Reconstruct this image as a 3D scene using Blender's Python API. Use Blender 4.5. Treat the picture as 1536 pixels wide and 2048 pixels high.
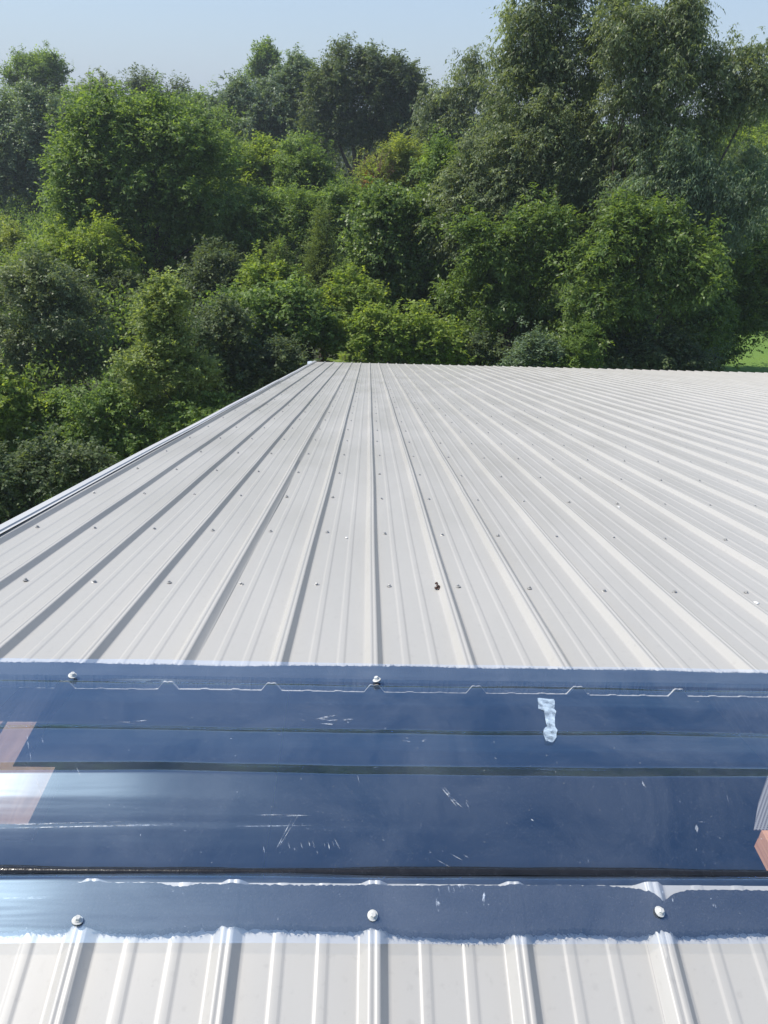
import bpy, bmesh, math, random
import numpy as np
from mathutils import Vector, Matrix

for o in list(bpy.data.objects): bpy.data.objects.remove(o)
S = bpy.context.scene
COL = S.collection
R = math.radians

# ------------------------------------------------------------------ camera
ZR = 7.4                         # height of the roof apex above the ground
YAW, PITCH, ROLL, F = 0.0297, 0.5215, 0.0344, 1415.96    # F in pixels of the 1536 x 2048 photograph
CH, D, TH = 1.0633, 0.9032, 0.273                        # camera above apex, apex ahead of camera, roof pitch
TT = math.tan(TH)
CAM = np.array([0, 0, ZR + CH])
_f = np.array([math.sin(YAW)*math.cos(PITCH), math.cos(YAW)*math.cos(PITCH), -math.sin(PITCH)])
_r = np.array([math.cos(YAW), -math.sin(YAW), 0.0]); _u = np.cross(_r, _f)
_r2 = _r*math.cos(ROLL) + _u*math.sin(ROLL); _u2 = -_r*math.sin(ROLL) + _u*math.cos(ROLL)
cd = bpy.data.cameras.new('camera'); cam = bpy.data.objects.new('camera', cd); COL.objects.link(cam)
cd.sensor_fit = 'VERTICAL'; cd.sensor_height = 24; cd.sensor_width = 18
cd.lens = 24*F/2048; cd.clip_start = .02; cd.clip_end = 3000
m = Matrix(((_r2[0], _u2[0], -_f[0], CAM[0]), (_r2[1], _u2[1], -_f[1], CAM[1]), (_r2[2], _u2[2], -_f[2], CAM[2]), (0, 0, 0, 1)))
cam.matrix_world = m
S.camera = cam

# ------------------------------------------------------------------ light
SUN_EL, SUN_AZ = R(56), R(-80)        # azimuth measured clockwise from +Y (ahead)
S.world = bpy.data.worlds.new('World'); S.world.use_nodes = True
wn = S.world.node_tree.nodes; wl = S.world.node_tree.links
sky = wn.new('ShaderNodeTexSky'); sky.sky_type = 'NISHITA'; sky.sun_disc = False
sky.sun_elevation = SUN_EL; sky.sun_rotation = SUN_AZ
sky.air_density = 1.0; sky.dust_density = .6; sky.ozone_density = 3.0; sky.altitude = 300
# pale blue summer haze low in the sky
tc = wn.new('ShaderNodeTexCoord'); sxyz = wn.new('ShaderNodeSeparateXYZ'); wl.new(tc.outputs['Generated'], sxyz.inputs[0])
hr = wn.new('ShaderNodeValToRGB'); wl.new(sxyz.outputs[2], hr.inputs[0])
hr.color_ramp.elements[0].position = .0; hr.color_ramp.elements[0].color = (.9, .9, .9, 1)
hr.color_ramp.elements[1].position = .45; hr.color_ramp.elements[1].color = (0, 0, 0, 1)
hm = wn.new('ShaderNodeMix'); hm.data_type = 'RGBA'; wl.new(hr.outputs[0], hm.inputs[0]); wl.new(sky.outputs[0], hm.inputs[6])
hm.inputs[7].default_value = (2.38, 2.88, 3.65, 1)
wl.new(hm.outputs[2], wn['Background'].inputs[0]); wn['Background'].inputs[1].default_value = .115
sd = bpy.data.lights.new('sun', 'SUN'); sun = bpy.data.objects.new('sun', sd); COL.objects.link(sun)
sd.energy = 3.6; sd.angle = R(.55); sd.color = (1, .94, .84)
sdir = Vector((math.sin(SUN_AZ)*math.cos(SUN_EL), math.cos(SUN_AZ)*math.cos(SUN_EL), math.sin(SUN_EL)))
sun.rotation_euler = sdir.to_track_quat('Z', 'Y').to_euler(); sun.location = (-20, 20, 40)
S.view_settings.view_transform = 'Standard'; S.view_settings.look = 'None'
S.view_settings.exposure = .72; S.view_settings.gamma = 1
S.render.engine = 'CYCLES'
S.cycles.transparent_max_bounces = 16; S.cycles.max_bounces = 8

# ------------------------------------------------------------------ helpers
def tag(o, label=None, cat=None, group=None, kind=None):
    if label: o['label'] = label
    if cat: o['category'] = cat
    if group: o['group'] = group
    if kind: o['kind'] = kind
    return o
def empty(name, loc, label, cat, group=None):
    o = bpy.data.objects.new(name, None); COL.objects.link(o); o.location = loc
    o.empty_display_size = .2
    return tag(o, label, cat, group)
def link(name, me, mat=None, parent=None):
    o = bpy.data.objects.new(name, me); COL.objects.link(o)
    if mat and not me.materials: me.materials.append(mat)
    if parent:
        o.parent = parent
        # geometry is given in world coordinates when the parent is an Empty at loc
        o.matrix_parent_inverse = Matrix.Translation(-parent.matrix_world_loc) if hasattr(parent, 'matrix_world_loc') else Matrix.Identity(4)
    return o
def mesh(name, v, f, smooth=False):
    me = bpy.data.meshes.new(name); me.from_pydata([tuple(map(float, p)) for p in v], [], f)
    me.update()
    if smooth:
        me.shade_smooth()
    return me
def part(name, v, f, mat, parent=None, smooth=False, autosmooth=None):
    """mesh with world coordinates, shifted into its parent's frame"""
    o0 = Vector(parent['_o']) if parent is not None and '_o' in parent else Vector((0, 0, 0))
    v = [(p[0]-o0.x, p[1]-o0.y, p[2]-o0.z) for p in v]
    me = mesh(name, v, f, smooth); me.materials.append(mat)
    if autosmooth is not None:
        me.shade_smooth(); me.set_sharp_from_angle(angle=R(autosmooth))
    o = bpy.data.objects.new(name, me); COL.objects.link(o)
    if parent is not None: o.parent = parent
    return o
def root(name, loc, label, cat, group=None):
    o = empty(name, loc, label, cat, group); o['_o'] = tuple(float(c) for c in loc); return o
def box(x0, x1, y0, y1, z0, z1):
    v = [(x, y, z) for x in (x0, x1) for y in (y0, y1) for z in (z0, z1)]
    f = [(0, 1, 3, 2), (4, 6, 7, 5), (0, 4, 5, 1), (2, 3, 7, 6), (0, 2, 6, 4), (1, 5, 7, 3)]
    return v, f
def join(parts):
    V, Fs = [], []
    for v, f in parts:
        n = len(V); V += list(v); Fs += [tuple(i+n for i in q) for q in f]
    return V, Fs
def ray(px, py): return _f + _r2*(px-768)/F - _u2*(py-1024)/F
def P(px, py, Y):
    d = ray(px, py); return CAM + d*(Y/d[1])
def G(px, py, z):
    d = ray(px, py); return CAM + d*((z-CAM[2])/d[2])

def new_mat(name):
    mt = bpy.data.materials.new(name); mt.use_nodes = True
    nt = mt.node_tree; return mt, nt, nt.nodes['Principled BSDF']
def N(nt, typ, **kw):
    n = nt.nodes.new(typ)
    for k, v in kw.items():
        if k in ('operation', 'blend_type', 'data_type', 'attribute_name', 'noise_dimensions', 'feature', 'attribute_type'): setattr(n, k, v)
        else: n.inputs[k].default_value = v
    return n
def ramp(nt, src, stops):
    n = nt.nodes.new('ShaderNodeValToRGB'); e = n.color_ramp.elements
    while len(e) < len(stops): e.new(.5)
    for k, (p, c) in enumerate(stops):
        e[k].position = p; e[k].color = (*c, 1) if isinstance(c, tuple) else (c, c, c, 1)
    nt.links.new(src, n.inputs[0]); return n

# ---- painted sheet steel
def steel(name, col, rough=.38):
    mt, nt, b = new_mat(name); L = nt.links.new
    g = N(nt, 'ShaderNodeNewGeometry')
    mp = N(nt, 'ShaderNodeMapping'); mp.inputs['Scale'].default_value = (3.0, .35, 3.0)
    L(g.outputs['Position'], mp.inputs[0])
    n1 = N(nt, 'ShaderNodeTexNoise', Scale=1.0, Detail=6, Roughness=.6); L(mp.outputs[0], n1.inputs[0])
    n2 = N(nt, 'ShaderNodeTexNoise', Scale=60.0, Detail=4, Roughness=.7); L(g.outputs['Position'], n2.inputs[0])
    r1 = ramp(nt, n1.outputs[0], [(.3, tuple(c*.965 for c in col)), (.7, tuple(min(1, c*1.02) for c in col))])
    r2 = ramp(nt, n2.outputs[0], [(.28, .84), (.42, 1.0)])
    mx = N(nt, 'ShaderNodeMix', data_type='RGBA', blend_type='MULTIPLY'); mx.inputs[0].default_value = .6
    L(r1.outputs[0], mx.inputs[6]); L(r2.outputs[0], mx.inputs[7]); L(mx.outputs[2], b.inputs['Base Color'])
    rr = ramp(nt, n1.outputs[0], [(.3, rough-.05), (.7, rough+.12)]); L(rr.outputs[0], b.inputs['Roughness'])
    # oil canning: very long soft waves in the flats
    n3 = N(nt, 'ShaderNodeTexNoise', Scale=1.0, Detail=2); 
    mp3 = N(nt, 'ShaderNodeMapping'); mp3.inputs['Scale'].default_value = (5, 1.1, 5); L(g.outputs['Position'], mp3.inputs[0]); L(mp3.outputs[0], n3.inputs[0])
    bp = N(nt, 'ShaderNodeBump', Strength=.35, Distance=.012); L(n3.outputs[0], bp.inputs['Height']); L(bp.outputs[0], b.inputs['Normal'])
    b.inputs['Specular IOR Level'].default_value = .5
    return mt
M_ROOF = steel('painted_steel', (.385, .376, .355))
M_TRIM = steel('trim_steel', (.47, .475, .48), .5)
M_WALL = steel('wall_steel', (.55, .53, .48))
def simple(name, col, rough=.6, metal=0, nscale=20, var=.25, bump=0):
    mt, nt, b = new_mat(name); L = nt.links.new
    g = N(nt, 'ShaderNodeNewGeometry'); n = N(nt, 'ShaderNodeTexNoise', Scale=nscale, Detail=5, Roughness=.65)
    L(g.outputs['Position'], n.inputs[0])
    r = ramp(nt, n.outputs[0], [(.3, tuple(c*(1-var) for c in col)), (.7, tuple(min(1, c*(1+var)) for c in col))])
    L(r.outputs[0], b.inputs['Base Color']); b.inputs['Roughness'].default_value = rough; b.inputs['Metallic'].default_value = metal
    if bump:
        bp = N(nt, 'ShaderNodeBump', Strength=bump, Distance=.01); L(n.outputs[0], bp.inputs['Height']); L(bp.outputs[0], b.inputs['Normal'])
    return mt
M_ZINC = simple('screw_zinc', (.36, .36, .35), .45, .25, 200, .15)
M_SCREW_PAINT = simple('screw_paint', (.55, .55, .52), .4, .1, 200, .1)
M_RUBBER = simple('washer_rubber', (.035, .035, .035), .7)
M_FIBRE = simple('vent_fibre', (.012, .014, .018), .9, 0, 300, .5, .6)
M_DARK = simple('attic_dark', (.02, .02, .022), .95)
def wood(name, c1, c2):
    mt, nt, b = new_mat(name); L = nt.links.new
    g = N(nt, 'ShaderNodeNewGeometry'); mp = N(nt, 'ShaderNodeMapping'); mp.inputs['Scale'].default_value = (30, 4, 60)
    L(g.outputs['Position'], mp.inputs[0])
    n = N(nt, 'ShaderNodeTexNoise', Scale=1.5, Detail=6, Roughness=.6, Distortion=.6); L(mp.outputs[0], n.inputs[0])
    r = ramp(nt, n.outputs[0], [(.3, c1), (.7, c2)]); L(r.outputs[0], b.inputs['Base Color']); b.inputs['Roughness'].default_value = .75
    return mt
M_WOOD = wood('truss_wood', (.11, .06, .035), (.20, .12, .075))
M_WOOD2 = wood('blocking_wood', (.34, .15, .07), (.52, .27, .14))
# galvanised truss plate with punched slots
M_PLATE, nt, b = new_mat('truss_plate_metal'); L = nt.links.new
g = N(nt, 'ShaderNodeNewGeometry'); sx = N(nt, 'ShaderNodeSeparateXYZ'); L(g.outputs['Position'], sx.inputs[0])
def stripes(src, freq):
    a = N(nt, 'ShaderNodeMath', operation='MULTIPLY'); a.inputs[1].default_value = freq; L(src, a.inputs[0])
    s = N(nt, 'ShaderNodeMath', operation='SINE'); L(a.outputs[0], s.inputs[0]); return s
s1 = stripes(sx.outputs[1], 700); s2 = stripes(sx.outputs[0], 900)
mm = N(nt, 'ShaderNodeMath', operation='MULTIPLY'); L(s1.outputs[0], mm.inputs[0]); L(s2.outputs[0], mm.inputs[1])
rr = ramp(nt, mm.outputs[0], [(.15, (.30, .28, .25)), (.3, (.06, .05, .05))]); L(rr.outputs[0], b.inputs['Base Color'])
b.inputs['Metallic'].default_value = .4; b.inputs['Roughness'].default_value = .5

# ---- translucent ridge cap
M_CAP, nt, b = new_mat('polycarbonate'); L = nt.links.new
nt.nodes.remove(b); out = nt.nodes['Material Output']
g = N(nt, 'ShaderNodeNewGeometry')
tr = N(nt, 'ShaderNodeBsdfTransparent'); tr.inputs[0].default_value = (.91, .92, .93, 1)
gl = N(nt, 'ShaderNodeBsdfGlossy'); gl.inputs['Roughness'].default_value = .07; gl.inputs[0].default_value = (.49, .62, .76, 1)
gl2 = N(nt, 'ShaderNodeBsdfGlossy'); gl2.inputs['Roughness'].default_value = .33; gl2.inputs[0].default_value = (.55, .78, 1, 1)
df = N(nt, 'ShaderNodeBsdfDiffuse'); df.inputs[0].default_value = (.75, .80, .86, 1)
# long waves along the sheet
mp = N(nt, 'ShaderNodeMapping'); mp.inputs['Scale'].default_value = (1.6, 22, 1); L(g.outputs['Position'], mp.inputs[0])
nz = N(nt, 'ShaderNodeTexNoise', Scale=1.0, Detail=3, Roughness=.5); L(mp.outputs[0], nz.inputs[0])
bp = N(nt, 'ShaderNodeBump', Strength=.25, Distance=.006); L(nz.outputs[0], bp.inputs['Height'])
for s in (gl, gl2): L(bp.outputs[0], s.inputs['Normal'])
fr = N(nt, 'ShaderNodeFresnel', IOR=1.75); L(bp.outputs[0], fr.inputs['Normal'])
fa = N(nt, 'ShaderNodeMath', operation='MULTIPLY_ADD'); fa.inputs[1].default_value = 1.0; fa.inputs[2].default_value = .125; L(fr.outputs[0], fa.inputs[0])
# dust, speckles and scuffs
n1 = N(nt, 'ShaderNodeTexNoise', Scale=420.0, Detail=3, Roughness=.7); L(g.outputs['Position'], n1.inputs[0])
sp = ramp(nt, n1.outputs[0], [(.63, 0.0), (.80, .30)])
n2 = N(nt, 'ShaderNodeTexNoise', Scale=5.0, Detail=7, Roughness=.65, Distortion=.8); L(g.outputs['Position'], n2.inputs[0])
du = ramp(nt, n2.outputs[0], [(.36, .005), (.72, .045)])
mp2 = N(nt, 'ShaderNodeMapping'); mp2.inputs['Scale'].default_value = (120, 16, 1); mp2.inputs['Rotation'].default_value = (0, 0, .35); L(g.outputs['Position'], mp2.inputs[0])
n3 = N(nt, 'ShaderNodeTexNoise', Scale=1.0, Detail=5, Roughness=.75, Distortion=1.5); L(mp2.outputs[0], n3.inputs[0])
n4 = N(nt, 'ShaderNodeTexNoise', Scale=9.0, Detail=2); L(g.outputs['Position'], n4.inputs[0])
sc = ramp(nt, n3.outputs[0], [(.68, 0.0), (.74, .75)]); m4 = ramp(nt, n4.outputs[0], [(.60, 0.0), (.70, 1.0)])
sm = N(nt, 'ShaderNodeMath', operation='MULTIPLY'); L(sc.outputs[0], sm.inputs[0]); L(m4.outputs[0], sm.inputs[1])
a1 = N(nt, 'ShaderNodeMath', operation='ADD'); L(sp.outputs[0], a1.inputs[0]); L(du.outputs[0], a1.inputs[1])
a2 = N(nt, 'ShaderNodeMath', operation='ADD'); a2.use_clamp = True; L(a1.outputs[0], a2.inputs[0]); L(sm.outputs[0], a2.inputs[1])
# clear sheet: light goes through, the gloss lies on top
blk = N(nt, 'ShaderNodeBsdfDiffuse'); blk.inputs[0].default_value = (0, 0, 0, 1)
x1 = N(nt, 'ShaderNodeMixShader'); L(fa.outputs[0], x1.inputs[0]); L(blk.outputs[0], x1.inputs[1]); L(gl.outputs[0], x1.inputs[2])
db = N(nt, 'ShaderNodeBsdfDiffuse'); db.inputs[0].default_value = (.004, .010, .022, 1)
gw = N(nt, 'ShaderNodeMixShader'); gw.inputs[0].default_value = .05; L(blk.outputs[0], gw.inputs[1]); L(gl2.outputs[0], gw.inputs[2])
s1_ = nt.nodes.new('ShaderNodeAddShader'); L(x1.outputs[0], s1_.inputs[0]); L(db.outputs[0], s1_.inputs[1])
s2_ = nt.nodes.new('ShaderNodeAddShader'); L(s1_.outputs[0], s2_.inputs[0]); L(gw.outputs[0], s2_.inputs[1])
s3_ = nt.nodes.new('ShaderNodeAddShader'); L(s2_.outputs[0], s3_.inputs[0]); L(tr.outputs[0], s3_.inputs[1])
x3 = N(nt, 'ShaderNodeMixShader'); L(a2.outputs[0], x3.inputs[0]); L(s3_.outputs[0], x3.inputs[1]); L(df.outputs[0], x3.inputs[2])
L(x3.outputs[0], out.inputs[0])
M_SCUFF, nt, b = new_mat('scuffed_plastic'); b.inputs['Base Color'].default_value = (.8, .84, .88, 1); b.inputs['Roughness'].default_value = .35
g = N(nt, 'ShaderNodeNewGeometry'); n = N(nt, 'ShaderNodeTexNoise', Scale=90.0, Detail=5, Roughness=.7); nt.links.new(g.outputs['Position'], n.inputs[0])
r = ramp(nt, n.outputs[0], [(.40, .0), (.66, .45)]); nt.links.new(r.outputs[0], b.inputs['Alpha'])

# ------------------------------------------------------------------ building
RIB = .2286
X0 = .0270                      # a rib line
KE = -6                         # first rib at the rake edge
XE = -1.3982                    # outer edge of rake trim
TE = 17.42                      # slope length
def sheet_profile(k0, n, last):
    """cross-section (x, h) of a sheet of n ribs starting at rib k0"""
    pts = []
    def major(c, lap=0):
        for dx, h in ((-.028, 0), (-.023, 0), (-.0215, .0012), (-.0105, .0160), (-.0085, .0177), (-.003, .0177), (-.002, .0170), (.002, .0170), (.003, .0177), (.0085, .0177), (.0105, .0160), (.0215, .0012), (.023, 0), (.028, 0)):
            pts.append((c+dx, h+lap))
    def minor(c):
        for dx, h in ((-.0135, 0), (-.011, 0), (-.0095, .0003), (-.0065, .0015), (-.005, .0017), (.005, .0017), (.0065, .0015), (.0095, .0004), (.011, 0), (.0135, 0)):
            pts.append((c+dx, h))
    for i in range(n+1):
        c = X0 + (k0+i)*RIB
        if i == 0: major(c, 0)
        elif i == n: major(c, 0) if last else None
        else: major(c)
        if i < n:
            minor(c + RIB*.35); minor(c + RIB*.65)
    if not last:                                      # overlap on the next sheet's first rib
        c = X0 + (k0+n)*RIB
        for dx, h in ((-.029, .0004), (-.0245, .0004), (-.0225, .0025), (-.0115, .0175), (-.009, .0192), (-.003, .0192), (-.002, .0185), (.002, .0185), (.003, .0192), (.009, .0192), (.0115, .0175), (.0225, .0025), (.0275, .0012)):
            pts.append((c+dx, h))
    return pts
def slope_pt(side, x, t, h):
    s = 1 if side > 0 else -1
    return (x, D + s*(t*math.cos(TH) + h*math.sin(TH)), ZR - t*math.sin(TH) + h*math.cos(TH))
rng = np.random.default_rng(4)
def roof_sheet(parent, side, k0, n, t0, t1, last, seed):
    pr = sheet_profile(k0, n, last); rr = np.random.default_rng(seed)
    ts = np.concatenate([np.arange(t0, min(t0+3, t1), .12), np.arange(t0+3, t1, .5), [t1]])
    ph = rr.uniform(0, 6.28, 4); j = rr.uniform(-.004, .004)
    V, Fs = [], []
    for t in ts:
        tj = t
        if t == t1: tj = t1 + j
        if t == ts[0]: tj = t0 + j*.8
        for x, h in pr:
            w = .0010*math.sin(t*2.1+ph[0]+x*3) + .0007*math.sin(t*4.7+ph[1]+x*7)
            dx = .0012*math.sin(t*1.3+ph[2]) + .0007*math.sin(t*3.1+ph[3])
            V.append(slope_pt(side, x+dx, tj, h+w))
    m_ = len(pr)
    for i in range(len(ts)-1):
        for q in range(m_-1):
            a = i*m_+q; f = (a, a+1, a+1+m_, a+m_)
            Fs.append(f if side > 0 else f[::-1])
    return part('roof_panel', V, Fs, M_ROOF, parent, autosmooth=62)

bld = root('metal_building', (6, D+8, 0), 'long metal building under a pale grey ribbed steel roof with a clear ridge cap', 'building')
K_LAST = 66
groups = [(-6, 4)] + [(k, 4) for k in range(-2, K_LAST-3, 4)]
for i, (k0, n) in enumerate(groups):
    last = i == len(groups)-1
    roof_sheet(bld, +1, k0, n, .280, TE, last, 10+i)
    roof_sheet(bld, -1, k0, n, .202, TE, last, 80+i)
# flat piece between the last rib and the rake trim
XR = X0 + K_LAST*RIB
def slab(side, x0, x1, t0, t1, h0, h1):
    v = [slope_pt(side, x, t, h) for x in (x0, x1) for t in (t0, t1) for h in (h0, h1)]
    return v, [(0, 1, 3, 2), (4, 6, 7, 5), (0, 4, 5, 1), (2, 3, 7, 6), (0, 2, 6, 4), (1, 5, 7, 3)]
# rake trim: raised box-like folded flashing along the gable
def rake(side, xa, sgn, t0, t1, lift):
    prof = [(.052, .0205), (.040, .0205), (.036, .0265), (.006, .0285), (.0, .026), (.0, -.11), (.012, -.115)]
    prof = [(xa + sgn*a, h+lift) for a, h in prof]
    V, Fs = [], []; ts = np.linspace(t0, t1, 24); m_ = len(prof)
    for t in ts:
        for x, h in prof: V.append(slope_pt(side, x + .002*math.sin(t*1.7), t, h + .0012*math.sin(t*2.3)))
    for i in range(len(ts)-1):
        for q in range(m_-1):
            a = i*m_+q; Fs.append((a, a+1, a+1+m_, a+m_))
    return part('rake_trim', V, Fs, M_TRIM, bld)
rake(1, XE, 1, -.02, 9.9, .004); rake(1, XE, 1, 9.75, TE+.03, .0)
rake(-1, XE, 1, -.02, 12, .0)
rake(1, XR+.1, -1, -.02, TE+.02, .0); rake(-1, XR+.1, -1, -.02, TE+.02, .0)
# eave flashing + small bright plastic end piece at the corner
v, f = box(XE+.01, XR+.08, D+TE*math.cos(TH)-.10, D+TE*math.cos(TH)-.06, ZR-TE*math.sin(TH)-.16, ZR-TE*math.sin(TH)-.02)
part('eave_trim', v, f, M_TRIM, bld)
M_WHITE = simple('white_plastic', (.45, .50, .56), .45)
cc = slope_pt(1, XE-.05, TE-.45, .0)
v, f = join([box(cc[0]-.05, cc[0]+.03, cc[1]-.13, cc[1]+.10, cc[2]-.07, cc[2]+.0), box(cc[0]-.09, cc[0]-.02, cc[1]+.0, cc[1]+.18, cc[2]-.12, cc[2]-.03)])
part('corner_cap', v, f, M_WHITE, bld)
# walls
ye = TE*math.cos(TH); zw = ZR - TE*math.sin(TH) - .15
w1 = join([box(XE+.12, XR-.02, D+ye-.35, D+ye-.25, 0, zw+.03)]); part('wall', *w1, M_WALL, bld)
w2 = join([box(XE+.12, XR-.02, D-ye+.25, D-ye+.35, 0, zw+.03)]); part('wall', *w2, M_WALL, bld)
for xw in (XE+.10, XR-.10):
    V = [(xw, D-ye+.36, 0), (xw, D+ye-.36, 0), (xw, D+ye-.36, zw), (xw, D, ZR-.16), (xw, D-ye+.36, zw)]
    V += [(x+.08, y, z) for x, y, z in V]
    Fs = [(0, 1, 2, 3, 4), (9, 8, 7, 6, 5)] + [(i, (i+1) % 5, (i+1) % 5+5, i+5) for i in range(5)]
    part('wall', V, Fs, M_WALL, bld)
v, f = box(XE+.2, XR-.12, D-ye+.38, D+ye-.38, .01, .05); part('interior_floor', v, f, M_DARK, bld)
# purlins under the sheets
for side in (1, -1):
    ts = [.955+.6096*j for j in range(27)] if side > 0 else [.75+.6096*j for j in range(27)]
    V, Fs = join([slab(side, XE+.2, XR-.12, t-.019, t+.019, -.092, -.004) for t in ts])
    o = part('purlin', V, Fs, M_WOOD, bld)
# trusses
for xt in (-.83, 1.01, 1.96, 3.18, 4.4):
    tr_ = join([slab(1, xt-.019, xt+.019, -.01, TE-.5, -.22, -.095), slab(-1, xt-.019, xt+.019, 0, TE-.5, -.22, -.095),
                box(xt-.019, xt+.019, D-.07, D+.07, zw+.1, ZR-.235)])
    t_ = part('truss', *tr_, M_WOOD, bld)
    for sg in (-1, 1):
        xx = xt + sg*.0205
        V = [(xx, D-.15, ZR-.165), (xx, D-.11, ZR-.215), (xx, D+.16, ZR-.225), (xx, D+.17, ZR-.16), (xx, D, ZR-.118)]
        V += [(x+sg*.0015, y, z) for x, y, z in V]
        Fs = [(0, 1, 2, 3, 4), (9, 8, 7, 6, 5)] + [(i, (i+1) % 5, (i+1) % 5+5, i+5) for i in range(5)]
        o = part('truss_plate', V, Fs, M_PLATE, bld); o.parent = t_
v, f = join([box(-1.19, -.635, .885, 1.02, ZR-.20, ZR-.15), box(-.80, -.735, 1.021, 1.35, ZR-.22, ZR-.17)])
part('ridge_blocking', v, f, M_WOOD, bld)
v, f = box(.79, .988, .55, .885, ZR-.20, ZR-.15); part('ridge_blocking', v, f, M_WOOD2, bld)
V = [(.775, .886, ZR-.150), (.988, .886, ZR-.150), (.988, 1.20, ZR-.150), (.90, 1.06, ZR-.150), (.815, .95, ZR-.150)]
V += [(x, y, z-.002) for x, y, z in V]; part('truss_plate', V, [(0, 1, 2, 3, 4), (9, 8, 7, 6, 5)] + [(i, (i+1) % 5, (i+1) % 5+5, i+5) for i in range(5)], M_PLATE, bld)
# black fibre vent strips that follow the ribs under the cap
def strip(side, t0, t1, x0, x1, seed, ts_in, flare, tp):
    rr = np.random.default_rng(seed); V, Fs = [], []
    xs = np.arange(x0, x1, .004); m_ = 0
    def hh(x):
        k = (x-X0)/RIB; d = abs(k-round(k))*RIB
        h = max(0., min(.0185, (.0235-d)*1.4))
        return h
    nx = len(xs); ph = rr.uniform(0, 6.28, 6)
    for i, x in enumerate(xs):
        h = hh(x); n_ = rr.normal(0, .0012)
        big = .0035*math.sin(x*4.3+ph[0]) + .0025*math.sin(x*9.7+ph[1]) + .0015*math.sin(x*23+ph[2])
        e = t1 + big + n_ - flare*math.exp(-(((x-X0)/(2*RIB) - round((x-X0)/(2*RIB)))*2*RIB/.03)**2)
        a0 = t0 + .0015*math.sin(x*6+ph[3]) + rr.normal(0, .0006)
        tq = max(tp, h+.0009)
        if side < 0:
            a0 += .022*math.exp(-abs(x-NOTCH)/.016) + .006*max(0, min(1, (x-NOTCH+.12)/.12)) + .005*math.exp(-((x+.29)/.02)**2)
            e += .004*math.sin(x*7.1+1) + .003*math.sin(x*15.3)
        for t, q in ((a0, h+.0004), (a0+.0015, tq), (e-.003, tq), (e, h+.0003)):
            V.append(slope_pt(side, x, t, q))
    for i in range(nx-1):
        for q in range(3):
            a = i*4+q; Fs.append((a, a+4, a+5, a+1) if side > 0 else (a, a+1, a+5, a+4))
    # loose fibres fringing the outer edge
    for _ in range(int((x1-x0)*(900))):
        x = rr.uniform(x0, x1); i = min(nx-1, int((x-x0)/.004)); p = np.array(V[i*4+(3 if rr.random() < .35 else 2)])
        l = rr.uniform(.002, .008); a = rr.uniform(-1.2, 1.2)
        tt = np.array(slope_pt(side, x + l*math.sin(a), 0, 0)) - np.array(slope_pt(side, x, 0, 0))
        tt = tt + (np.array(slope_pt(side, x, l*math.cos(a), 0)) - np.array(slope_pt(side, x, 0, 0)))
        p = p.copy(); p[0] = x; up = np.array([0, 0, rr.uniform(.0003, .003)])
        wv = np.array([.0004, .0002, 0]); n0 = len(V)
        V += [tuple(p-wv), tuple(p+wv+np.array([0, 0, .0006])), tuple(p+tt+up)]; Fs.append((n0, n0+1, n0+2))
    return part('vent_strip', V, Fs, M_FIBRE, bld)
NOTCH = float((CAM + ray(1322, 1775)*((ZR-.04-CAM[2])/ray(1322, 1775)[2]))[0])
strip(1, .2812, .345, -1.36, 5.5, 3, 0, .0, .030)
strip(-1, .2065, .277, -1.36, 5.5, 5, 0, .004, .0180)
# ridge cap
CAPP = [(-0.2900, -0.0594), (-0.2011, -0.0346), (-0.1753, -0.0501), (-0.1749, -0.0480), (-0.1489, -0.0311), (-0.1217, -0.0160), (-0.1176, -0.0149), (-0.1070, -0.0093), (-0.0769, 0.0041), (-0.0347, 0.0178), (0.0039, -0.0027), (0.0145, -0.0029), (0.0438, -0.0065), (0.0938, -0.0162), (0.1160, -0.0275), (0.1184, -0.0259), (0.1836, -0.0293), (0.2458, -0.0380), (0.2573, -0.0432), (.3390, -.0570)]
def cap_section(s=5):
    pts = []
    for i in range(len(CAPP)-1):
        a, b_ = np.array(CAPP[i]), np.array(CAPP[i+1]); L_ = np.linalg.norm(b_-a)
        n_ = max(1, int(L_/.0035))
        for q in range(n_): pts.append(a+(b_-a)*q/n_)
    pts.append(np.array(CAPP[-1])); pts = np.array(pts)
    for _ in range(1):                       # round the folds off a little
        q = pts.copy(); q[1:-1] = (pts[:-2]+2*pts[1:-1]+pts[2:])/4; pts = q
    return pts
def cap(x0, x1, lift, seed):
    sec = cap_section(); rr = np.random.default_rng(seed); ph = rr.uniform(0, 6.28, 12)
    xs = np.arange(x0, x1+.001, .03); V, Fs = [], []; m_ = len(sec)
    for x in xs:
        for j, (y, z) in enumerate(sec):
            u = j/(m_-1); edge = max(0, 1-abs(y+.24)/.05) + max(0, 1-abs(y-.33)/.07)
            w = .0016*math.sin(x*5+ph[0]+u*5) + .0010*math.sin(x*11+ph[1]+u*9) + .0005*math.sin(x*27+ph[2])
            dy = .0020*math.sin(x*2.2+ph[3]+u*2) + .0012*math.sin(x*6.1+ph[4])
            if y < -.19 or y > .26: w = abs(w)*.7 + .0015
            V.append((x, D+y+dy, ZR+z+w+lift))
    for i in range(len(xs)-1):
        for q in range(m_-1):
            a = i*m_+q; Fs.append((a, a+m_, a+m_+1, a+1))
    o = part('ridge_cap', V, Fs, M_CAP, bld, autosmooth=70)
    return o
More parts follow.
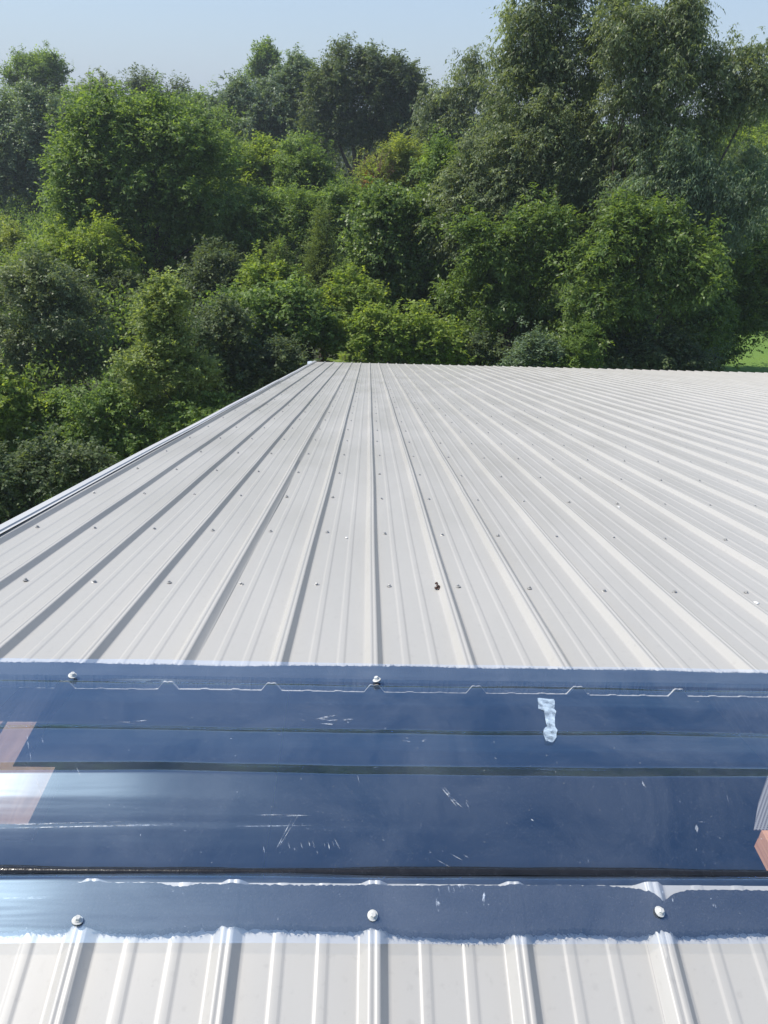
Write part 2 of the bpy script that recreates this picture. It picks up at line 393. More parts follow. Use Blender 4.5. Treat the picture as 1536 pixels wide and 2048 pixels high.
def cap_scuffs(o):
    """scratches and rubbed spots are faces of the cap mesh itself, in a second material"""
    rr = np.random.default_rng(77); me = o.data; me.materials.append(M_SCUFF); V, Fs = [], []
    def streak(px, py, ang, ln, wd, n=1, sx=0, sy=0, jit=None):
        for _ in range(n):
            a = ang+rr.normal(0, (.02 if ln > 60 else .12)); x, y = px+rr.normal(0, sx), py+rr.normal(0, sy); l = ln*rr.uniform(.4, 1.3); n0 = len(V); K = max(2, int(l/9))
            for k in range(K+1):
                u = k/K; w = wd*(math.sin(math.pi*u)*.9+.1)*rr.uniform(.5, 1.2)
                cx, cy = x+math.cos(a)*l*u, y+math.sin(a)*l*u
                for s in (-1, 1):
                    p = cap_hit(cx-math.sin(a)*w*s, cy+math.cos(a)*w*s); V.append((p[0], p[1], p[2]+.0016))
            for k in range(K): b_ = n0+2*k; Fs.append((b_, b_+1, b_+3, b_+2))
    streak(655, 1440, .02, 45, 1.6, 5, 25, 3); streak(240, 1445, .05, 40, .9, 3, 20, 2)
    streak(880, 1575, .75, 45, 1.5, 3, 5, 4); streak(935, 1605, .95, 26, 1.5, 2, 3, 4); streak(715, 1552, 1.4, 14, 1.3)
    streak(550, 1632, -.01, 70, 1.0, 3, 20, 1); streak(490, 1655, -.03, 150, .8, 2, 10, 1); streak(0, 1657, .0, 330, 1.1, 2, 5, 1.5); streak(0, 1648, -.015, 200, .8, 2, 5, 1.5)
    streak(0, 1798, -.01, 210, .8, 2, 5, .6); streak(620, 1690, 1.3, 12, .9, 12, 40, 8); streak(668, 1680, 1.3, 22, 1.2, 2, 2, 2)
    streak(905, 1772, 1.2, 16, 1.2, 8, 12, 4); streak(876, 1800, 1.5, 22, 4, 2, 2, 3); streak(966, 1790, 1.5, 20, 3, 3, 2, 3)
    streak(1285, 1566, .9, 18, 2.5, 2, 2, 2); streak(1390, 1650, 1.5, 26, 3.5, 1, 2, 2); streak(1395, 1645, .02, 26, 1.0)
    streak(1180, 1720, 1.4, 12, 1, 3, 12, 3); streak(900, 1710, .5, 30, .9, 3, 30, 6); streak(800, 1482, 0, 26, 1, 3, 20, 2)
    streak(1415, 1800, 1.2, 8, 1.6, 9, 60, 18); streak(560, 1370+330, -1.0, 60, .8, 2, 10, 6); streak(60, 1500, 1.3, 30, 1., 5, 50, 30)
    for _ in range(170): streak(rr.uniform(0, 1536), rr.uniform(1400, 1870), rr.uniform(0, 3.1), rr.uniform(2, 6), rr.uniform(.5, 1.1))
    bm = bmesh.new(); bm.from_mesh(me); o0 = Vector(bld['_o']); vs = [bm.verts.new(Vector(tuple(map(float, p)))-o0) for p in V]
    for f in Fs:
        fc = bm.faces.new([vs[i] for i in f]); fc.material_index = 1
    bm.to_mesh(me); bm.free()
caps = cap(-1.42, 1.75, 0, 2); cap(1.68, 4.75, .004, 9); cap(4.68, 7.75, .008, 12)
# dark line of the lower fold, put in as an added black glossy bead
M_BEAD = simple('fold_line_black', (.012, .012, .013), .22, 0, 60, .3, .15)
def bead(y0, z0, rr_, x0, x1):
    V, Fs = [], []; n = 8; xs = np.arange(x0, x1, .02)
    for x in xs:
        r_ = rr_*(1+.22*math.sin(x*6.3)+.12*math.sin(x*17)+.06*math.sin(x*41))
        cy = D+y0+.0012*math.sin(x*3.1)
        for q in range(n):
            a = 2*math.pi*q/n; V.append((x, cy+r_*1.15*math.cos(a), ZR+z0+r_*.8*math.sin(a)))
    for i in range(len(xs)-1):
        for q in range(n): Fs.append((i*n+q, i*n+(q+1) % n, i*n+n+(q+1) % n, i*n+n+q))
    return part('dark_line_bead', V, Fs, M_BEAD, bld, smooth=True)
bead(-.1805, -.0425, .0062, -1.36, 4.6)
# cut edge of the cap: thin bright line of plastic thickness
# ---- screws
def screw_mesh(name, mt, painted=False):
    V, Fs = [], []
    def ring(r, z, n=12, hexa=False):
        b0 = len(V)
        for i in range(n):
            a = i*2*math.pi/n; V.append((r*math.cos(a), r*math.sin(a), z))
        return b0
    def lathe(rs, n):
        bs = [ring(r, z, n) for r, z in rs]
        for a, b_ in zip(bs, bs[1:]):
            for i in range(n): Fs.append((a+i, a+(i+1) % n, b_+(i+1) % n, b_+i))
        Fs.append(tuple(bs[-1]+i for i in range(n)))
    lathe([(.0072, 0), (.0076, .0016)], 14)                    # rubber
    k1 = len(Fs)
    lathe([(.0076, .0017), (.0074, .0024), (.0052, .0030)], 14) # metal washer
    lathe([(.0050, .0030), (.0048, .0042)], 12)                # flange
    lathe([(.0040, .0042), (.0040, .0078), (.0034, .0084)], 6) # hex head
    me = mesh(name, V, Fs); me.materials.append(M_RUBBER); me.materials.append(mt)
    for i, p in enumerate(me.polygons): p.material_index = 0 if i < k1 else 1
    return me
ME_S = screw_mesh('screw', M_ZINC); ME_SP = screw_mesh('screw_painted', M_SCREW_PAINT)
offs = Vector(bld['_o'])
def put_screw(x, side, t, h, me, scale, parent=bld, name='screw', o0=offs):
    p = Vector(slope_pt(side, x, t, h)) if side else Vector((x, t, h))
    o = bpy.data.objects.new(name, me); COL.objects.link(o); o.parent = parent; o.location = p - o0
    rx = rng.normal(0, .05); sl = -TH if side > 0 else TH
    o.rotation_euler = (sl+rx, rng.normal(0, .05), rng.uniform(0, 6)); o.scale = (scale,)*3
    return o
spots = []
for j in range(27):
    for k in range(-6, K_LAST):
        x = X0 + .0500 + k*RIB + rng.normal(0, .0045); t = .953+.6096*j + rng.normal(0, .005)
        spots.append((x, 1, t, .0006, math.hypot(x, t)))
for j in range(4):
    for k in range(-6, 22):
        spots.append((X0+.050+k*RIB, -1, 1.05+.6096*j, .0006, 6+j))
spots.sort(key=lambda s: s[4])
vis = [s for s in spots if s[1] > 0]
V, Fs = [], []
for i, (x, side, t, h, _) in enumerate(spots):
    if i < 92: put_screw(x, side, t, h, ME_S, 1.0)
    else:                     # the smallest ones, as one mesh
        c = slope_pt(side, x, t, h); n0 = len(V); r_ = .0072
        for (rr_, zz) in ((r_, 0), (r_, .003), (.004, .004), (.004, .009)):
            for q in range(6): V.append((c[0]+rr_*math.cos(q*1.047), c[1]+rr_*math.sin(q*1.047), c[2]+zz))
        for b_ in range(3):
            for q in range(6): Fs.append((n0+b_*6+q, n0+b_*6+(q+1) % 6, n0+b_*6+6+(q+1) % 6, n0+b_*6+6+q))
        Fs.append(tuple(n0+18+q for q in range(6)))
o = part('screws', V, Fs, M_ZINC, bld); o['kind'] = 'stuff'
# screws through the cap flanges, with a washer
for px, py in ((157, 1833), (745, 1822), (1316, 1815)):
    d = ray(px, py); s_ = (ZR - CAM[2] + .024/math.cos(TH) - TT*(D)) / (d[2] - TT*d[1]); p = CAM + d*s_
    o = put_screw(p[0], -1, (D-p[1])/math.cos(TH), .024, ME_SP, 1.12, name='cap_screw')
for px, py in ((141, 1357), (754, 1366)):
    d = ray(px, py); s_ = (ZR - CAM[2] + .037/math.cos(TH) + TT*(D)) / (d[2] + TT*d[1]); p = CAM + d*s_
    o = put_screw(p[0], 1, (p[1]-D)/math.cos(TH), .037, ME_SP, 1.2, name='cap_screw')
# ---- small things lying on the roof
def sheet_hit(px, py, side, h):
    d = ray(px, py); s = side
    q = (ZR - CAM[2] + h/math.cos(TH) + s*TT*D) / (d[2] + s*TT*d[1]); return CAM + d*q
M_BROWN = simple('dry_seed_brown', (.055, .03, .024), .7, 0, 300, .4)
M_CHIP = simple('white_chip', (.85, .85, .82), .3, 0, 100, .05)
def blob(c, r, seed, sc=(1, 1, .7)):
    rr = np.random.default_rng(seed); V, Fs = [], []; n, m_ = 8, 5
    for i in range(m_+1):
        a = math.pi*i/m_
        for j in range(n):
            b_ = 2*math.pi*j/n; q = r*(1+rr.normal(0, .12))
            V.append((c[0]+q*math.sin(a)*math.cos(b_)*sc[0], c[1]+q*math.sin(a)*math.sin(b_)*sc[1], c[2]+q*math.cos(a)*sc[2]))
    for i in range(m_):
        for j in range(n): Fs.append((i*n+j, i*n+(j+1) % n, i*n+n+(j+1) % n, i*n+n+j))
    return V, Fs
p = sheet_hit(875, 1178, 1, .002)
o = part('seed_cluster', *join([blob(p+np.array(d_), .0055, i) for i, d_ in enumerate([(-.005, 0, .004), (.004, -.003, .004), (0, .003, .010), (.003, .006, .005), (-.003, .012, .013)])]), M_BROWN, smooth=True)
tag(o, 'small dark brown seed cluster lying on the pale roof sheet above the clear cap', 'seed cluster')
for (px, py, r_, lab) in ((1236, 1014, .009, 'white chip lying on the far slope at the right, between two ribs'),
                         (693, 1075, .0045, 'tiny white chip on the roof just left of the middle rib'),
                         (1512, 1206, .009, 'white chip with a dark speck beside the last screw of the nearest row')):
    p = sheet_hit(px, py, 1, .003)
    o = part('white_chip', *blob(p, r_, int(px), (1.1, .9, .3)), M_CHIP, smooth=True); tag(o, lab, 'debris', 'white chips on the roof')
# tape scrap stuck on the cap
def cap_z(y):
    ys = [a for a, _ in CAPP]; zs = [b_ for _, b_ in CAPP]; return float(np.interp(y-D, ys, zs))
def cap_hit(px, py):
    d = ray(px, py); best = None
    y = np.arange(D-.29, D+.34, .0005); z = CAM[2]+d[2]*y/d[1]
    cz = np.interp(y-D, [a for a, _ in CAPP], [b_ for _, b_ in CAPP]); i = np.argmax(z >= ZR+cz)  # first crossing, seen from below
    k = np.where(z <= ZR+cz)[0]; i = k[0] if len(k) else len(y)-1
    return CAM + d*(y[i]/d[1])
M_TAPE, nt, b = new_mat('clear_tape'); L = nt.links.new
b.inputs['Base Color'].default_value = (.55, .68, .80, 1); b.inputs['Roughness'].default_value = .25
g = N(nt, 'ShaderNodeNewGeometry'); n = N(nt, 'ShaderNodeTexNoise', Scale=70.0, Detail=4, Roughness=.55); L(g.outputs['Position'], n.inputs[0])
r = ramp(nt, n.outputs[0], [(.35, .22), (.68, .75)]); L(r.outputs[0], b.inputs['Alpha'])
bp = N(nt, 'ShaderNodeBump', Strength=1, Distance=.004); L(n.outputs[0], bp.inputs['Height']); L(bp.outputs[0], b.inputs['Normal'])
rows = [(1400, 1076, 1107), (1410, 1075, 1109), (1421, 1077, 1109), (1424, 1088, 1110), (1436, 1089, 1109), (1448, 1091, 1110), (1456, 1094, 1110), (1462, 1087, 1114), (1470, 1086, 1113), (1478, 1088, 1113), (1486, 1091, 1106)]
V, Fs = [], []; rr = np.random.default_rng(8)
for py, a, b_ in rows:
    for q in np.linspace(0, 1, 5):
        p = cap_hit(a+(b_-a)*q+rr.normal(0, .8), py+rr.normal(0, .6)); p[2] += .0035+abs(rr.normal(0, .0012)); V.append(tuple(p))
for i in range(len(rows)-1):
    for q in range(4): a = i*5+q; Fs.append((a, a+1, a+6, a+5))
cap_scuffs(caps)
o = part('tape_scrap', V, Fs, M_TAPE, smooth=True); tag(o, 'torn strip of clear cloudy tape stuck across the fold of the blue ridge cap', 'tape')

# ------------------------------------------------------------------ ground
def grass_mat():
    mt, nt, b = new_mat('lawn_grass'); L = nt.links.new
    g = N(nt, 'ShaderNodeNewGeometry')
    a = N(nt, 'ShaderNodeTexNoise', Scale=.35, Detail=8, Roughness=.7); L(g.outputs['Position'], a.inputs[0])
    c = N(nt, 'ShaderNodeTexNoise', Scale=14, Detail=6, Roughness=.8); L(g.outputs['Position'], c.inputs[0])
    r1 = ramp(nt, a.outputs[0], [(.3, (.10, .20, .025)), (.7, (.17, .27, .04))])
    r2 = ramp(nt, c.outputs[0], [(.3, .6), (.7, 1.15)])
    mx = N(nt, 'ShaderNodeMix', data_type='RGBA', blend_type='MULTIPLY'); mx.inputs[0].default_value = 1
    L(r1.outputs[0], mx.inputs[6]); L(r2.outputs[0], mx.inputs[7]); L(mx.outputs[2], b.inputs['Base Color'])
    b.inputs['Roughness'].default_value = .9
    bp = N(nt, 'ShaderNodeBump', Strength=.8, Distance=.05); L(c.outputs[0], bp.inputs['Height']); L(bp.outputs[0], b.inputs['Normal'])
    return mt
gr = part('ground', [(-700, -700, 0), (700, -700, 0), (700, 700, 0), (-700, 700, 0)], [(0, 1, 2, 3)], grass_mat())
tag(gr, kind='structure')
# leaf litter under the wood
M_SOIL = simple('forest_floor', (.03, .04, .018), .95, 0, 3, .5, .5)
xs = [(-160, -30), (-160, 260), (200, 260), (90, 60), (22, 36), (14.6, 30.5), (9, 25), (-5, 19.5), (-9, 15.2), (-14, 9), (-25, -10)]
V = [(x, y, .004) for x, y in xs]
o = part('forest_floor', V, [tuple(range(len(V)))[::-1]], M_SOIL); tag(o, kind='structure')

# ------------------------------------------------------------------ foliage
def leaf_mat(name, c_dark, c_pale, trans, rough=.42, gloss=.5, wr=1.35):
    mt, nt, b = new_mat(name); L = nt.links.new; out = nt.nodes['Material Output']
    gloss *= .6; rough += .1; trans += .1
    c_dark = tuple(c*k for c, k in zip(c_dark, (wr*1.4, 1.6, 1.9))); c_pale = tuple(c*k for c, k in zip(c_pale, (wr*1.18, 1.38, 1.6)))
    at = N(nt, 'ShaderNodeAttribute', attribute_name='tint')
    r = ramp(nt, at.outputs['Fac'], [(0, c_dark), (.85, c_pale), (1, tuple(min(1, c*1.5) for c in c_pale))])  # per-leaf tint runs from the darker to the paler leaf colour
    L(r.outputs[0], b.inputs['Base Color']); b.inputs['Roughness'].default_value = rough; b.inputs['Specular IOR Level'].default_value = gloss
    tl = N(nt, 'ShaderNodeBsdfTranslucent')
    mx = N(nt, 'ShaderNodeMix', data_type='RGBA', blend_type='MULTIPLY'); mx.inputs[0].default_value = 1
    mx.inputs[7].default_value = (1.85, 1.75, .75, 1); L(r.outputs[0], mx.inputs[6]); L(mx.outputs[2], tl.inputs[0])
    ms = N(nt, 'ShaderNodeMixShader'); ms.inputs[0].default_value = trans
    L(b.outputs[0], ms.inputs[1]); L(tl.outputs[0], ms.inputs[2]); L(ms.outputs[0], out.inputs[0])
    return mt
LM = {
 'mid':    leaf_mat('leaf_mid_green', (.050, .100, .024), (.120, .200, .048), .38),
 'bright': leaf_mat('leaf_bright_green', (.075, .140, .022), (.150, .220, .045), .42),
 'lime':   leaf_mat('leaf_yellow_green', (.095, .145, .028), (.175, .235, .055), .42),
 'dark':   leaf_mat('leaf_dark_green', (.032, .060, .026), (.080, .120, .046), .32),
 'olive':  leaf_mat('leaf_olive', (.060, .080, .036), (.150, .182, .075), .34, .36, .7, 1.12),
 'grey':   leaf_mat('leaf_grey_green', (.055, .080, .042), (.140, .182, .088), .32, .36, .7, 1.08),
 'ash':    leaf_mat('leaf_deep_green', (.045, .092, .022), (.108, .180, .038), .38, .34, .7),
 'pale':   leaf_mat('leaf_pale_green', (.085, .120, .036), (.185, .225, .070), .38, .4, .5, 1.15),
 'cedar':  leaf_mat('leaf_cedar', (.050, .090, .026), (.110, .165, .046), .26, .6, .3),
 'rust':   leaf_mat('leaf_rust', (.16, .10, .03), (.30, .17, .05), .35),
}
M_BARK = simple('bark', (.075, .06, .045), .9, 0, 12, .4, .5)

def leaves_mesh(name, C, T, Nn, Ln, Wd, tint):
    """one rhombic folded leaf per row: base C, direction T, normal Nn"""
    n = len(C); Bn = np.cross(T, Nn)
    a = C; c = C + T*Ln[:, None] - Nn*(Ln*.10)[:, None]
    mid = C + T*(Ln*.45)[:, None] + Nn*(Wd*.10)[:, None]
    b_ = mid + Bn*(Wd*.5)[:, None]; d = mid - Bn*(Wd*.5)[:, None]
    V = np.stack([a, b_, c, d], 1).reshape(-1, 3)
    me = bpy.data.meshes.new(name); me.vertices.add(4*n); me.vertices.foreach_set('co', V.astype(np.float32).ravel())
    me.loops.add(4*n); me.loops.foreach_set('vertex_index', np.arange(4*n, dtype=np.int32))
    me.polygons.add(n); me.polygons.foreach_set('loop_start', np.arange(0, 4*n, 4, dtype=np.int32))
    at = me.attributes.new('tint', 'FLOAT', 'FACE'); at.data.foreach_set('value', np.clip(tint, 0, 1).astype(np.float32))
    me.update(); me.validate(); return me
def norm(a): return a/np.maximum(np.linalg.norm(a, axis=-1, keepdims=True), 1e-9)
def tube(p0, p1, r0, r1, rr, n=6, seg=4, wob=.06):
    p0, p1 = np.array(p0, float), np.array(p1, float); d = p1-p0; L_ = np.linalg.norm(d); t = d/max(L_, 1e-6)
    a = np.cross(t, [0.31, .2, .93]); a /= np.linalg.norm(a); b_ = np.cross(t, a); V, Fs = [], []
    o = rr.normal(0, wob*L_, 3)
    for i in range(seg+1):
        u = i/seg; c = p0+d*u+o*math.sin(math.pi*u)*.6; r_ = r0+(r1-r0)*u
        for q in range(n):
            w = 2*math.pi*q/n; V.append(tuple(c+(a*math.cos(w)+b_*math.sin(w))*r_))
    for i in range(seg):
        for q in range(n): Fs.append((i*n+q, i*n+(q+1) % n, i*n+n+(q+1) % n, i*n+n+q))
    return V, Fs
NLEAF = [0]
def tree(name, label, cat, Y, lobes, mat, base=None, leaf=.10, asp=.5, dens=1.0, clump=.42, droop=.3, seed=1,
         group=None, trunk=.16, open_=.0, up=.0, cone=False, accents=None, spray=.0, hollow=.5, upright=.0, grow=1.0):
    """lobes: (px, py, rx, ry[, dy]) seen in the photograph, built as ellipsoids at depth Y (+dy)"""
    rr = np.random.default_rng(seed)
    Cs, Rs = [], []
    for lb in lobes:
        yy = Y + (lb[4] if len(lb) > 4 else 0)
        c = P(lb[0], lb[1], yy); s = np.dot(c-CAM, _f)/F
        rx, rz = lb[2]*s*1.04*grow, lb[3]*s*1.04*grow
        c[2] -= .16*rz
        Cs.append(c); Rs.append((rx, max(.55*rx, min(rx, rz))*.9, rz))
    n0_ = len(Cs)
    for q in range(n0_):                      # smaller boughs standing out of each lobe
        for _ in range(0 if cone else 4):
            d_ = norm(rr.normal(size=3)*np.array([1, .8, 1])+np.array([0, -.25, .25])); r_ = np.array(Rs[q])
            Cs.append(Cs[q]+d_*r_*rr.uniform(.70, .98)); Rs.append(tuple(r_*rr.uniform(.30, .50)))
    Cs, Rs = np.array(Cs), np.array(Rs)
    if base is None: base = (np.average(Cs[:, 0]), np.average(Cs[:, 1]) + .3)
    rt = root(name, (base[0], base[1], 0), label, cat, group); o0 = np.array([base[0], base[1], 0.])
    allC, allT, allN, allL, allW, allt = [], [], [], [], [], []
    tubes = []
    top = Cs[:, 2].max(); fork = max(.4, min(top*.30, (Cs[:, 2]-Rs[:, 2]).min()*.9 if (Cs[:, 2]-Rs[:, 2]).min() > 1 else top*.22))
    fp = np.array([base[0]+rr.normal(0, .1), base[1]+rr.normal(0, .1), fork])
    tubes.append(tube((base[0], base[1], -.1), fp, trunk*1.25, trunk*.85, rr, 8, 4, .02))
    for li, (c, r_) in enumerate(zip(Cs, Rs)):
        # limb into the lobe
        lc = c - np.array([0, 0, r_[2]*.35])
        if lc[2] > fork and li < n0_: tubes.append(tube(fp, lc, trunk*.45, trunk*.12, rr, 6, 5, .07))
        area = 4*math.pi*((r_[0]*r_[1])**1.6/3+(r_[0]*r_[2])**1.6/3+(r_[1]*r_[2])**1.6/3)**(1/1.6)
        bs = clump*2.1; nb = int(max(4, dens*area/(bs**2)*1.15))
        bd = norm(rr.normal(size=(nb, 3))); bd[:, 2] = np.where((bd[:, 2] < -.35) & (rr.random(nb) < .6), -bd[:, 2], bd[:, 2])
        bd = norm(bd + np.array([0, 0, .18])); bd = bd[rr.random(nb) < np.where(bd[:, 1] > .45, .5, 1.0)]; nb = len(bd)
        reach = rr.uniform(.58, 1.25, nb)*(1 + .12*np.sin(bd[:, 0]*7+seed)*np.sin(bd[:, 2]*6+seed*2))
        lead = (rr.random(nb) < .10) & (bd[:, 2] > .1)         # leaders that break the outline
        bd[lead] = norm(bd[lead]*np.array([.8, .8, 1]) + np.array([0, 0, .35])); reach = np.where(lead, rr.uniform(1.1, 1.38, nb), reach)
        tip = bd*r_*reach[:, None]; stt = bd*r_*.25 - np.array([0, 0, .12*r_[2]])
        K = 8; cc = []; uu = []; dd = []; fr_ = []
        bdir = norm(tip-stt)
        for k in range(K):
            f_ = hollow*.75 + (1-hollow*.75)*((k+rr.uniform(0, 1, nb))/K)
            sp_ = (bs*.46*(1.12-f_)*np.where(lead, .5, 1.))[:, None] + clump*.10
            q_ = c + stt + (tip-stt)*f_[:, None] + rr.normal(size=(nb, 3))*sp_
            q_[:, 2] -= droop*.20*r_[2]*f_**3*(reach > .8)
            cc.append(q_); uu.append(f_); dd.append(norm(bdir + bd*.4)); fr_.append(f_)
        cc = np.concatenate(cc); u = np.concatenate(uu); d = np.concatenate(dd); nc = len(cc)
        for q in rr.choice(nb, min(nb, 40), replace=False) if nb else []:
            p1_ = c+tip[q]; p1_ = p1_ - np.array([0, 0, droop*.2*r_[2]*(reach[q] > .8)])
            tubes.append(tube(c+stt[q], p1_, trunk*.07+.004, .003, rr, 3, 4, .05))
        if cone:
            hfrac = (cc[:, 2]-(c[2]-r_[2]))/(2*r_[2]); k = np.clip(1.25*(1-hfrac), .05, 1.2)
            cc[:, 0] = c[0]+(cc[:, 0]-c[0])*k; cc[:, 1] = c[1]+(cc[:, 1]-c[1])*k
        if open_ > 0:
            ph = np.sin(cc[:, 0]*2.3/clump*.35+seed)+np.sin(cc[:, 2]*2.1/clump*.35+seed*1.7)+np.sin(cc[:, 1]*1.9/clump*.35)
            cc_keep = rr.random(nc) > open_*.55*(ph > .1); cc = cc[cc_keep]; d = d[cc_keep]; u = u[cc_keep]; nc = len(cc)
        cc[:, 2] = np.maximum(cc[:, 2], .15)
        ok = cc[:, 2] > .1
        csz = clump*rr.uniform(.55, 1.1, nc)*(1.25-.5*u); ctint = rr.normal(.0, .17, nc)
        # each clump: several leafy twigs radiating outward
        ntw = 6; nl = max(4, int(1.15*clump/leaf*1.9))
        out_ = norm(d*np.array([1, 1, .8]) + np.array([0, 0, .25+up])); 
        for k in range(ntw):
            td = norm(out_ + rr.normal(size=(nc, 3))*(.75-.35*upright) + np.array([0, 0, upright*.9-droop*.35]))
            tl_ = csz*np.where((k == 0) & (rr.random(nc) < .12), 1.7, 1.0)      # a few long shoots
            st = cc + rr.normal(size=(nc, 3))*csz[:, None]*.22
            for j in range(nl):
                f_ = (j+rr.uniform(0, 1, nc))/nl
                pos = st + td*(tl_*f_*1.15)[:, None]; pos[:, 2] -= droop*tl_*f_**2*.7
                side = norm(np.cross(td, np.array([0, 0, 1.]))+1e-6)*(1 if j % 2 else -1)
                T = norm(td*(.55+spray) + side*.75*(1-spray*.6) + rr.normal(size=(nc, 3))*.38 + np.array([0, 0, -droop*.9+upright*.4]))
                nn = norm(np.array([0, 0, .9]) + rr.normal(size=(nc, 3))*.6 + out_*.6)
                nn = norm(nn - T*np.sum(nn*T, 1, keepdims=True))
                ln = leaf*rr.uniform(.65, 1.35, nc)
                allC.append(pos); allT.append(T); allN.append(nn); allL.append(ln); allW.append(ln*asp*rr.uniform(.8, 1.2, nc))
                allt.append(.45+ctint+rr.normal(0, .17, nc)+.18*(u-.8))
    C_, T_, N_, L_, W_, t_ = (np.concatenate(a) for a in (allC, allT, allN, allL, allW, allt))
    k = C_[:, 2] > .03; C_, T_, N_, L_, W_, t_ = C_[k], T_[k], N_[k], L_[k], W_[k], t_[k]
    NLEAF[0] += len(C_)
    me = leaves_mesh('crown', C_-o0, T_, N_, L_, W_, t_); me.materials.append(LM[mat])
    if accents:
        me.materials.append(LM[accents[0]]); cp = [P(a, b_, Y) for a, b_, _ in accents[1]]
        mi = np.zeros(len(C_), np.int32)
        for (a, b_, r0), c in zip(accents[1], cp):
            s = np.dot(c-CAM, _f)/F
            q = ((C_[:, 0]-c[0])**2+(C_[:, 2]-c[2])**2 < (r0*s)**2) & (rr.random(len(C_)) < .55); mi[q] = 1
        me.polygons.foreach_set('material_index', mi)
    o = bpy.data.objects.new('crown', me); COL.objects.link(o); o.parent = rt
    v, f = join(tubes); part('trunk', v, f, M_BARK, rt, smooth=True)
    return rt

FAR = 'trees on the skyline of the wood'; MIDG = 'trees in the middle of the wood'; FRONT = 'trees and shrubs along the building'
# ---- skyline
tree('poplar_tree', 'open-crowned poplar standing highest on the skyline at far left', 'tree', 74, [(95, 135, 32, 30), (65, 160, 32, 36), (30, 180, 17, 30), (120, 172, 20, 28), (90, 200, 30, 20)], 'mid', leaf=.175, dens=.8, clump=.8, seed=3, group=FAR, trunk=.25, open_=.4, upright=.6)
tree('broadleaf_tree', 'small pointed tree top just right of the far left poplar', 'tree', 70, [(200, 180, 22, 22), (225, 195, 22, 20), (190, 215, 45, 30)], 'olive', leaf=.16, clump=.7, seed=5, group=FAR, open_=.3)
tree('broadleaf_tree', 'low rounded dark tree on the skyline between poplar and forked tree', 'tree', 66, [(285, 198, 32, 24), (325, 195, 34, 28), (300, 230, 60, 30)], 'dark', leaf=.16, clump=.75, seed=6, group=FAR)
tree('broadleaf_tree', 'thin low tree in the skyline dip right of the rounded dark tree', 'tree', 70, [(372, 218, 22, 18), (410, 212, 18, 22), (400, 240, 50, 30), (450, 225, 20, 20)], 'mid', leaf=.20, clump=.65, seed=7, group=FAR, open_=.3)
tree('poplar_tree', 'slim poplar tip poking up left of the tall forked tree', 'tree', 82, [(528, 128, 20, 20), (520, 160, 18, 26), (545, 150, 16, 24)], 'mid', leaf=.23, clump=.7, seed=8, group=FAR, open_=.4, upright=.6)
tree('broadleaf_tree', 'broad dull green tree leaning into the forked tree from its left', 'tree', 60, [(485, 205, 38, 36), (570, 180, 50, 42), (598, 150, 14, 24), (520, 260, 70, 60), (600, 250, 65, 75), (640, 200, 30, 40), (560, 330, 80, 50)], 'grey', leaf=.18, clump=.75, seed=9, group=FAR, droop=.6, trunk=.3, grow=1.12)
tree('broadleaf_tree', 'tall forked tree with bare dark trunks under a domed crown at centre', 'tree', 56, [(690, 145, 44, 40), (745, 140, 46, 34), (790, 160, 40, 40), (822, 185, 24, 50), (660, 200, 48, 48), (740, 205, 70, 50), (800, 235, 42, 42), (700, 255, 70, 28)], 'dark', base=tuple(P(712, 350, 56)[:2]), leaf=.175, clump=.75, seed=10, group=FAR, droop=.5, trunk=.42)
tree('broadleaf_tree', 'domed dark tree at the far left edge behind the bright green tree', 'tree', 52, [(70, 240, 80, 50), (20, 270, 50, 60), (100, 300, 80, 70), (30, 350, 80, 70), (90, 380, 60, 45), (20, 425, 60, 40), (90, 430, 40, 34)], 'grey', leaf=.16, clump=.7, seed=12, group=FAR, droop=.4, trunk=.3, grow=1.12)
tree('broadleaf_tree', 'dark tree of medium height behind the bright tree crown', 'tree', 54, [(175, 225, 45, 32), (250, 245, 60, 30), (345, 245, 60, 30), (420, 270, 50, 40), (400, 330, 60, 60)], 'mid', leaf=.175, clump=.7, seed=13, group=FAR)
tree('willow_tree', 'airy drooping tree with see-through top between forked tree and giant', 'tree', 43, [(940, 145, 16, 32), (915, 190, 34, 30), (890, 235, 45, 42), (930, 260, 55, 50), (868, 290, 36, 45), (985, 215, 34, 36), (900, 320, 60, 40)], 'olive', leaf=.16, asp=.32, clump=.55, seed=14, group=MIDG, droop=1.0, open_=.45, trunk=.14)
# ---- middle
tree('broadleaf_tree', 'large bright green tree left of centre, lit on its left shoulder', 'tree', 31, [(250, 250, 85, 45), (330, 265, 75, 50), (190, 300, 75, 55), (270, 340, 110, 70), (380, 330, 60, 60), (160, 370, 58, 50), (190, 440, 75, 55), (290, 430, 100, 76, .6), (400, 430, 60, 80, .8), (270, 520, 90, 56, 2.2), (380, 540, 80, 66, 2.4)], 'mid', leaf=.13, asp=.55, clump=.52, seed=20, group=MIDG, droop=.3, trunk=.26, grow=1.12)
tree('broadleaf_tree', 'arching light green tree at left, just below the large bright tree', 'tree', 27, [(150, 500, 60, 40), (100, 530, 60, 45), (60, 560, 50, 40), (200, 520, 50, 50), (160, 560, 70, 50)], 'bright', leaf=.10, clump=.45, seed=21, group=MIDG, droop=.5, grow=1.12)
tree('shrub', 'yellow-green bush cut by the left edge of the picture', 'shrub', 33, [(15, 500, 40, 34), (40, 520, 30, 24), (0, 540, 30, 30)], 'lime', leaf=.12, clump=.45, seed=22, group=MIDG)
tree('broadleaf_tree', 'young round-topped green tree left of the olive bush at centre', 'tree', 40, [(520, 320, 38, 32), (490, 370, 42, 40), (540, 380, 50, 44)], 'bright', leaf=.15, clump=.55, seed=23, group=MIDG, grow=1.12)
